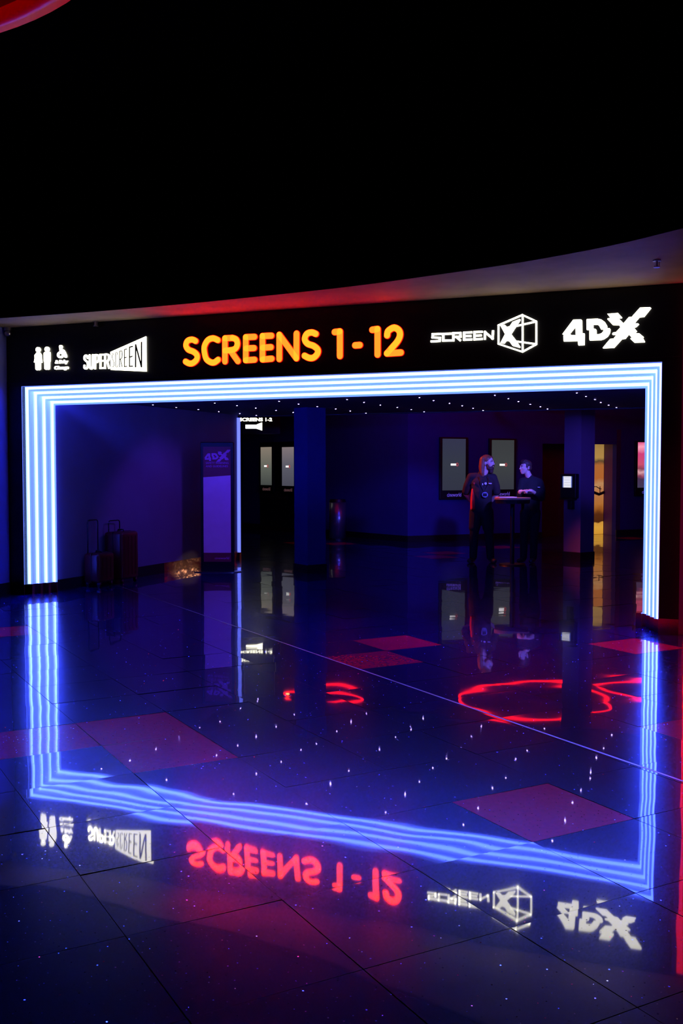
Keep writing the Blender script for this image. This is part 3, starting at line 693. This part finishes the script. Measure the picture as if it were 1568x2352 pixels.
# ------------------------------------------------------------------ PEOPLE
class Blob:
    """collects tapered limbs and ellipsoids, fused afterwards into one continuous surface"""
    def __init__(s): s.bm = bmesh.new()
    def ell(s, c, r, rot=None, n=2):
        q = bmesh.ops.create_icosphere(s.bm, subdivisions=n+1, radius=1)
        Mx = Matrix.Translation(c) @ (rot.to_4x4() if rot else Matrix()) @ Matrix.Diagonal((*r, 1))
        bmesh.ops.transform(s.bm, matrix=Mx, verts=q['verts'])
    def limb(s, pts, n=14):
        """pts: list of (x,y,z,r) or (x,y,z,rx,ry)"""
        for a, b in zip(pts[:-1], pts[1:]):
            A, B = Vector(a[:3]), Vector(b[:3]); d = (B-A); t = d.normalized() if d.length > 1e-6 else Vector((0,0,1))
            u = Vector((1,0,0)); u = (u - t*u.dot(t))
            if u.length < .2: u = Vector((0,1,0)) - t*t.y
            u.normalize(); w = t.cross(u)
            def rad(p): return (p[3], p[4]) if len(p) > 4 else (p[3], p[3])
            ra, rb = rad(a), rad(b)
            prism2(s.bm, [A+u*math.cos(2*math.pi*k/n)*ra[0]+w*math.sin(2*math.pi*k/n)*ra[1] for k in range(n)], [B+u*math.cos(2*math.pi*k/n)*rb[0]+w*math.sin(2*math.pi*k/n)*rb[1] for k in range(n)])
        for p in pts:
            rx, ry = (p[3], p[4]) if len(p) > 4 else (p[3], p[3]); s.ell(p[:3], (rx, ry, min(rx, ry)))
    def build(s, name, m, parent, vox=.008, smooth=3, label=None):
        bmesh.ops.recalc_face_normals(s.bm, faces=s.bm.faces)
        o = link(name, s.bm, m, None, True)
        md = o.modifiers.new('fuse', 'REMESH'); md.mode = 'VOXEL'; md.voxel_size = vox; md.use_smooth_shade = True
        ms = o.modifiers.new('soften', 'SMOOTH'); ms.iterations = smooth; ms.factor = .5
        dg = bpy.context.evaluated_depsgraph_get(); me = bpy.data.meshes.new_from_object(o.evaluated_get(dg))
        o.modifiers.clear(); o.data = me
        for p in me.polygons: p.use_smooth = True
        o.parent = parent
        if label: o['label'] = label
        return o
def head(bl, c, yaw, s=1.0, tilt=0):
    """skull, jaw, nose, brow, lips and ears; faces direction yaw (0 = towards -y)"""
    Rz = Matrix.Rotation(yaw, 3, 'Z') @ Matrix.Rotation(tilt, 3, 'X')
    def P(x, y, z): return Vector(c) + Rz @ Vector((x*s, y*s, z*s))
    bl.ell(P(0,.015,.035), (.076*s,.094*s,.088*s), Rz); bl.ell(P(0,-.02,-.03), (.062*s,.072*s,.075*s), Rz)
    bl.ell(P(0,-.052,-.085), (.034*s,.030*s,.024*s), Rz); bl.ell(P(0,-.078,.03), (.048*s,.016*s,.012*s), Rz)
    bl.ell(P(0,-.100,-.016), (.012*s,.018*s,.016*s), Rz); bl.ell(P(0,-.090,.004), (.008*s,.014*s,.024*s), Rz)
    bl.ell(P(0,-.083,-.055), (.024*s,.012*s,.006*s), Rz); bl.ell(P(0,-.080,-.066), (.021*s,.012*s,.007*s), Rz)
    for k in (-1, 1):
        bl.ell(P(k*.077,.015,-.005), (.009*s,.018*s,.031*s), Rz); bl.ell(P(k*.042,-.058,-.020), (.022*s,.020*s,.020*s), Rz)
    return P, Rz
def eyes(P, Rz, par, s=1.0):
    for k in (-1, 1):
        bm = bmesh.new(); q = bmesh.ops.create_uvsphere(bm, u_segments=12, v_segments=8, radius=.0125*s); bmesh.ops.translate(bm, vec=P(k*.032,-.076,.008), verts=bm.verts); e_ = link('eye', bm, M['cream'], par, True)
        bm = bmesh.new(); bmesh.ops.create_uvsphere(bm, u_segments=10, v_segments=6, radius=.007*s); bmesh.ops.translate(bm, vec=P(k*.032,-.0835,.008), verts=bm.verts); link('iris', bm, M['iris'], e_, True)
        bm = bmesh.new(); tube(bm, [P(k*.016,-.092,.028), P(k*.034,-.090,.033), P(k*.052,-.080,.027)], .0045*s, 6); link('eyebrow', bm, M['beard'], par, True)
def hand(bl, wrist, d, up, side=1, s=1.0, curl=.5):
    """palm, four unequal bent fingers and a thumb leaving the side of the palm"""
    d = Vector(d).normalized(); up = Vector(up); up = (up - d*up.dot(d)).normalized(); sd = d.cross(up)*side; w = Vector(wrist)
    c = w + d*.045*s
    bl.limb([(*(w), .024*s), (*(w+d*.03*s), .026*s)])
    for k in (-1.5,-.5,.5,1.5): bl.limb([(*(w+d*.02*s+sd*k*.012*s), .013*s), (*(w+d*.085*s+sd*k*.019*s), .0115*s)], 8)
    for k, L in zip((-1.5,-.5,.5,1.5), (.062,.075,.080,.070)):
        p = w+d*.085*s+sd*k*.019*s; pts = [(*p, .0092*s)]; a = curl*.5
        for f_, r in zip((.45,.32,.23), (.0088,.0080,.0072)):
            p = p + (d*math.cos(a) - up*math.sin(a))*L*f_*s; a += curl; pts.append((*p, r*s))
        bl.limb(pts, 8)
    p = w+d*.03*s+sd*.028*s; q = p+(d*.6+sd*.7-up*.25).normalized()*.042*s; r_ = q+(d*.9+sd*.1-up*.35).normalized()*.034*s
    bl.limb([(*p,.013*s),(*q,.0105*s),(*r_,.0085*s)], 8)

def facing(x, y): return math.atan2(y-CAM.y, x-CAM.x) - math.pi/2
# -- bearded person in a black polo shirt, hands behind the back, looking to the right
px, py = .36, 6.45
rz = facing(px, py)
o = thing('person', (px, py, 0), 'bearded long-haired person in a black polo shirt with red side panel, hands behind back', 'person', rz=rz)
B = Blob()
B.limb([(-.005,.0,1.42,.075),(.03,-.01,1.50,.062),(.075,-.015,1.60,.060)])                       # neck
P, Rz = head(B, (.105,-.015,1.685), R(62), 1.06)
B.limb([(0,.02,1.02,.13,.10),(.0,.02,1.18,.135,.105),(.0,.01,1.34,.165,.115),(.0,.015,1.43,.13,.09)])
B.limb([(-.165,.02,1.44,.058),(-.235,.04,1.29,.050),(-.262,.09,1.16,.043)]); B.limb([(-.262,.09,1.16,.042),(-.19,.19,1.05,.034),(-.06,.22,.99,.028)])
B.limb([(.185,.02,1.43,.058),(.235,.05,1.28,.050),(.245,.10,1.15,.043)]); B.limb([(.245,.10,1.15,.042),(.17,.19,1.05,.034),(.05,.22,1.01,.028)])
hand(B, (-.06,.22,.99), (1,.05,-.15), (0,1,.2), 1, 1.0, .6); hand(B, (.05,.235,1.01), (-1,.1,-.2), (0,1,.2), -1, 1.0, .6)
B.limb([(-.08,.03,.92,.080),(-.115,.01,.50,.055),(-.14,.03,.10,.040)]); B.limb([(.08,.03,.92,.080),(.125,.01,.50,.055),(.16,.03,.10,.040)])
B.build('body', M['skin'], o, .007, 3)
eyes(P, Rz, o, 1.06)
B = Blob()   # polo shirt
B.limb([(-.005,.02,.93,.178,.135),(-.005,.01,1.05,.180,.145),(0,.0,1.20,.176,.142),(0,.005,1.34,.188,.132),(0,.015,1.42,.155,.105)])
B.limb([(-.10,.015,1.45,.075),(-.175,.02,1.445,.075),(-.235,.04,1.30,.072),(-.26,.07,1.205,.070)]); B.limb([(.10,.015,1.45,.075),(.185,.02,1.435,.075),(.235,.05,1.30,.070),(.25,.08,1.20,.068)])
sh = B.build('polo_shirt', M['shirt'], o, .009, 4)
B = Blob(); B.limb([(0,.012,1.475,.085,.075),(.012,.005,1.505,.074,.068)]); B.build('collar', M['shirt'], sh, .008, 2)
B = Blob(); B.limb([(-.146,-.045,.92,.042,.085),(-.146,-.05,1.05,.042,.085),(-.146,-.045,1.16,.034,.078),(-.15,-.04,1.24,.018,.05)]); B.build('side_panel', M['red_cloth'], sh, .008, 3, 'red side panel')
B = Blob()   # trousers
B.limb([(0,.02,.96,.165,.125),(0,.025,.88,.17,.125)]); B.limb([(-.09,.02,.86,.115),(-.105,.01,.66,.105),(-.115,.0,.60,.098)]); B.limb([(-.112,.0,.62,.085),(-.12,.0,.48,.078),(-.135,.03,.10,.066)])
B.limb([(.09,.02,.86,.115),(.11,.01,.66,.105),(.115,.0,.60,.098)]); B.limb([(.112,.0,.62,.085),(.13,.0,.48,.078),(.155,.03,.10,.066)]); B.build('trousers', M['denim'], o, .009, 4)
for x, a in ((-.14, -.35), (.165, .35)):
    B = Blob(); d = Vector((math.sin(a), -math.cos(a), 0)); h_ = Vector((x,.04,.045))
    B.limb([(*(h_+Vector((0,.03,0))), .042), (*(h_+d*.07), .044), (*(h_+d*.17+Vector((0,0,-.006))), .038)]); q = B.build('shoe', M['shoe'], o, .007, 2)
    for v in q.data.vertices: v.co.z = max(v.co.z, .0)
B = Blob()   # hair: cap and long fall over the shoulders
Q = lambda x, y, z: tuple(P(x, y, z))
B.ell(P(0,.028,.052), (.092,.104,.088), Rz)
B.limb([(*Q(.05,.06,.06),.055),(*Q(.075,.065,-.05),.045),(*Q(.085,.06,-.16),.042),(*Q(.08,.05,-.25),.03)]); B.limb([(*Q(-.05,.06,.06),.055),(*Q(-.072,.065,-.05),.042),(*Q(-.078,.06,-.15),.036),(*Q(-.07,.05,-.22),.024)])
B.limb([(*Q(0,.09,.05),.06),(*Q(0,.11,-.06),.055),(*Q(0,.10,-.17),.05),(*Q(.01,.08,-.25),.03)])
B.limb([(*Q(.055,-.03,.085),.028),(*Q(.085,0,.02),.020),(*Q(.092,.01,-.08),.024)])
B.build('hair', M['hair'], o, .008, 2)
B = Blob(); B.ell(P(0,-.05,-.085), (.062,.05,.052), Rz); B.ell(P(0,-.055,-.13), (.046,.036,.045), Rz); B.limb([(*Q(.062,-.02,-.03),.016),(*Q(.055,-.04,-.08),.028)]); B.limb([(*Q(-.062,-.02,-.03),.016),(*Q(-.055,-.04,-.08),.028)])
B.limb([(*Q(.028,-.092,-.046),.009),(*Q(0,-.100,-.038),.009),(*Q(-.028,-.092,-.046),.009)]); B.build('beard', M['beard'], o, .006, 1)
bm = bmesh.new(); tube(bm, [(-.045,-.10,1.46),(-.02,-.148,1.34),(.052,-.170,1.20),(.118,-.13,1.35),(.10,-.09,1.47)], .006, 6); lan = link('lanyard', bm, M['black_plastic'], o, True)
bm = bmesh.new(); prism2(bm, [(.055+.05*math.cos(2*math.pi*i/24), -.172, 1.155+.045*math.sin(2*math.pi*i/24)) for i in range(24)], [(.055+.05*math.cos(2*math.pi*i/24), -.166, 1.155+.045*math.sin(2*math.pi*i/24)) for i in range(24)]); bd = link('badge_holder', bm, mat('clear_badge_rim', (.35,.35,.5), .3), lan)
link('badge_insert', bx(.022, .088, -.176, -.172, 1.13, 1.18), M['black_plastic'], lan)
for (x, z, r_, m_, n_) in ((-.125, 1.345, .016, 'red_cloth', 'red_badge'), (.065, 1.342, .020, 'white_card', 'round_pin')):
    bm = bmesh.new(); y_ = -.150 if x > 0 else -.118
    prism2(bm, [(x+r_*math.cos(2*math.pi*i/16), y_, z+r_*math.sin(2*math.pi*i/16)) for i in range(16)], [(x+r_*math.cos(2*math.pi*i/16), y_+.02, z+r_*math.sin(2*math.pi*i/16)) for i in range(16)]); link(n_, bm, M[m_], sh)
link('name_tag', bx(.115, .165, -.137, -.115, 1.335, 1.350), M['white_card'], sh); link('clip', bx(.008, .025, -.158, -.14, 1.315, 1.345), M['white_card'], lan)

# -- person in a dark jumper behind the high table, looking to the left, hands together
px2, py2 = 1.06, 6.72
rz = facing(px2, py2)
o = thing('person', (px2, py2, 0), 'short-haired person in a dark jumper standing at the high table, hands together', 'person', rz=rz)
B = Blob()
B.limb([(.055,.02,1.38,.075),(.04,.01,1.46,.056),(.01,.0,1.53,.052)])
P, Rz = head(B, (-.02,-.01,1.605), R(-58), 1.0)
B.limb([(.07,.03,.98,.115,.09),(.07,.03,1.12,.125,.10),(.07,.02,1.28,.165,.11),(.07,.02,1.37,.12,.085)])
B.limb([(-.07,-.03,1.37,.055),(-.10,-.07,1.23,.046),(-.105,-.11,1.13,.040)]); B.limb([(-.105,-.11,1.13,.040),(-.11,-.25,1.19,.033),(-.105,-.31,1.215,.027)])
B.limb([(.215,.05,1.36,.056),(.255,.02,1.22,.048),(.25,-.06,1.10,.042)]); B.limb([(.25,-.06,1.10,.040),(.15,-.22,1.18,.033),(.085,-.285,1.225,.027)])
hand(B, (-.105,-.30,1.215), (.55,-.25,.12), (0,-.2,1), -1, .98, .85); hand(B, (.085,-.285,1.228), (-1,-.15,.02), (0,-.3,1), 1, .98, .85)
B.limb([(.01,.045,.88,.075),(-.03,.035,.48,.052),(-.04,.04,.10,.040)]); B.limb([(.13,.05,.88,.075),(.13,.05,.48,.052),(.12,.06,.10,.040)])
B.build('body', M['skin'], o, .006, 2)
eyes(P, Rz, o, 1.0)
B = Blob()
B.limb([(.07,.03,.90,.155,.125),(.07,.03,1.05,.16,.13),(.07,.02,1.22,.178,.13),(.07,.02,1.33,.17,.115),(.065,.025,1.385,.12,.09)])
B.limb([(.0,.0,1.38,.07),(-.07,-.03,1.37,.068),(-.10,-.07,1.23,.060),(-.105,-.11,1.13,.056),(-.11,-.25,1.19,.042)]); B.limb([(.14,.03,1.385,.07),(.215,.05,1.355,.070),(.26,.02,1.22,.062),(.25,-.06,1.10,.058),(.15,-.22,1.18,.042)])
sh = B.build('jumper', M['jumper'], o, .009, 4)
B = Blob(); B.limb([(.055,.02,1.425,.078,.07),(.05,.018,1.44,.07,.064)]); B.build('neckband', M['jumper'], sh, .008, 2)
link('small_logo', bx(.185, .225, -.108, -.085, 1.275, 1.285), M['white_card'], sh)
B = Blob(); B.limb([(.07,.035,.92,.145,.115),(.07,.035,.86,.145,.11)]); B.limb([(-.01,.035,.84,.098),(-.03,.03,.48,.072),(-.04,.04,.09,.060)]); B.limb([(.15,.045,.84,.098),(.135,.05,.48,.072),(.125,.06,.09,.060)]); B.build('trousers', M['denim'], o, .009, 4)
for x, a in ((-.04, -.5), (.125, -.25)):
    B = Blob(); d = Vector((math.sin(a), -math.cos(a), 0)); h_ = Vector((x,.06,.045))
    B.limb([(*(h_+Vector((0,.03,0))), .040), (*(h_+d*.07), .042), (*(h_+d*.16+Vector((0,0,-.006))), .036)]); q = B.build('shoe', M['shoe'], o, .007, 2)
    for v in q.data.vertices: v.co.z = max(v.co.z, .0)
B = Blob(); B.ell(P(0,.026,.056), (.081,.092,.076), Rz); B.ell(P(0,.05,.0), (.074,.066,.066), Rz); B.ell(P(0,-.055,.088), (.058,.038,.028), Rz)
for k in range(9): B.ell(P(-.05+.0125*k, -.03+.012*(k % 3), .118+.006*(k % 2)), (.022,.026,.016), Rz)
for k in (-1, 1): B.ell(P(k*.070,-.006,.03), (.014,.024,.034), Rz)
B.build('hair', M['hair2'], o, .006, 1)

# -- high round table with sheets of paper
tx, ty = onz(1188, 1139, 1.12).xy
tx, ty = .93, 6.28
tb = thing('high_table', (tx, ty, 0), 'round high bar table with pale top edge in front of the person in the jumper', 'table')
bm = bmesh.new(); cyl(bm, (0,0), .295, 1.085, 1.115, 48); link('table_top', bm, M['wood'], tb)
bm = bmesh.new(); cyl(bm, (0,0), .28, 1.02, 1.085, 40, .285); link('apron', bm, M['black_plastic'], tb)
bm = bmesh.new(); cyl(bm, (0,0), .035, .02, 1.02, 20); link('pedestal', bm, M['black_plastic'], tb)
bm = bmesh.new(); cyl(bm, (0,0), .22, 0, .02, 40, .21); link('base', bm, M['black_plastic'], tb)
pp = link('paper_sheets', bx(-.15, .15, -.10, .10, 0, .012), M['white_card']); pp.location = (tx-.10, ty-.04, 1.115); pp.rotation_euler.z = .6
tag(pp, 'flat stack of white paper sheets on the high table', 'paper')

# ------------------------------------------------------------------ LIGHTS
def lamp(name, kind, loc, energy, color, size=.3, target=None, spot=60, blend=.6, sizey=None):
    l = bpy.data.lights.new(name, kind); l.energy = energy; l.color = color
    if kind == 'AREA':
        l.size = size
        if sizey: l.shape = 'RECTANGLE'; l.size_y = sizey
    else: l.shadow_soft_size = size
    if kind == 'SPOT': l.spot_size = R(spot); l.spot_blend = blend
    o = bpy.data.objects.new(name, l); COL.objects.link(o); o.location = loc
    if target: o.rotation_euler = (Vector(target)-Vector(loc)).to_track_quat('-Z', 'Y').to_euler()
    return o
BLUE = (.06,.05,1); PURP = (.22,.04,1)
lamp('added_spot_pillar', 'SPOT', (3.0,3.4,2.45), 320, (.09,.05,1), .08, (1.95,7.5,1.75), 22, .9)  # added blue spot without a fixture; colours the right pillar
lamp('added_spot_wall', 'SPOT', (-1.2,7.6,3.5), 110, (.06,.03,1), .1, (-1.5,11.6,1.0), 100)  # added spot, source unseen; gives the far wall its blue
lamp('added_spot_passage', 'SPOT', (-1.4,2.4,2.45), 85, (.15,.03,1), .1, (-3.7,2.9,.35), 72)  # added to wash the left passage wall purple; fixture unseen
lamp('ceiling_lamp_face', 'SPOT', (2.6,4.2,2.45), 850, (.10,.09,1), .05, (.75,6.6,1.5), 26)
lamp('ceiling_lamp_red', 'SPOT', (-2.0,5.95,3.2), 420, (1,.10,.03), .05, (.25,6.45,1.3), 26)
lamp('ceiling_lamp_pink', 'SPOT', (.3,5.8,2.9), 60, (1,.35,.3), .05, (.95,6.3,1.15), 18)
lamp('added_spot_warm', 'SPOT', (.5,10.2,2.4), 260, (1,.72,.5), .05, (-3.69,3.6,.01), 3.4, .3)  # added narrow spot; brightens the copper baseboard
lamp('added_spot_red', 'SPOT', (5.6,-3.6,3.3), 420, (1,.02,.04), .15, (3.7,-.7,0), 55, .8)  # added red spot; reddens the tiles and pier by the right jamb
lamp('foyer_lamp_magenta', 'SPOT', (7.2,-6.5,4.6), 110, (1,.03,.12), .3, (4.6,-4.5,0), 70)
lamp('added_spot_violet', 'SPOT', (5.5,-5,2.2), 7, (.35,.10,1), .3, (3.4,-1,3.37), 60)  # added upward spot without a fixture; puts violet on the plaster

# ------------------------------------------------------------------ world, view
w = bpy.data.worlds.new('world'); C.world = w; w.use_nodes = True
w.node_tree.nodes['Background'].inputs[0].default_value = (.02,.01,.06,1); w.node_tree.nodes['Background'].inputs[1].default_value = .02
C.view_settings.view_transform = 'Standard'; C.view_settings.look = 'None'; C.view_settings.exposure = 0; C.view_settings.gamma = 1; C.view_settings.use_curve_mapping = False
C.cycles.use_denoising = True; C.cycles.light_sampling_threshold = 0; C.cycles.denoising_prefilter = 'ACCURATE'; C.cycles.denoising_input_passes = 'RGB_ALBEDO_NORMAL'; C.cycles.max_bounces = 8; C.cycles.diffuse_bounces = 4; C.cycles.sample_clamp_indirect = 8
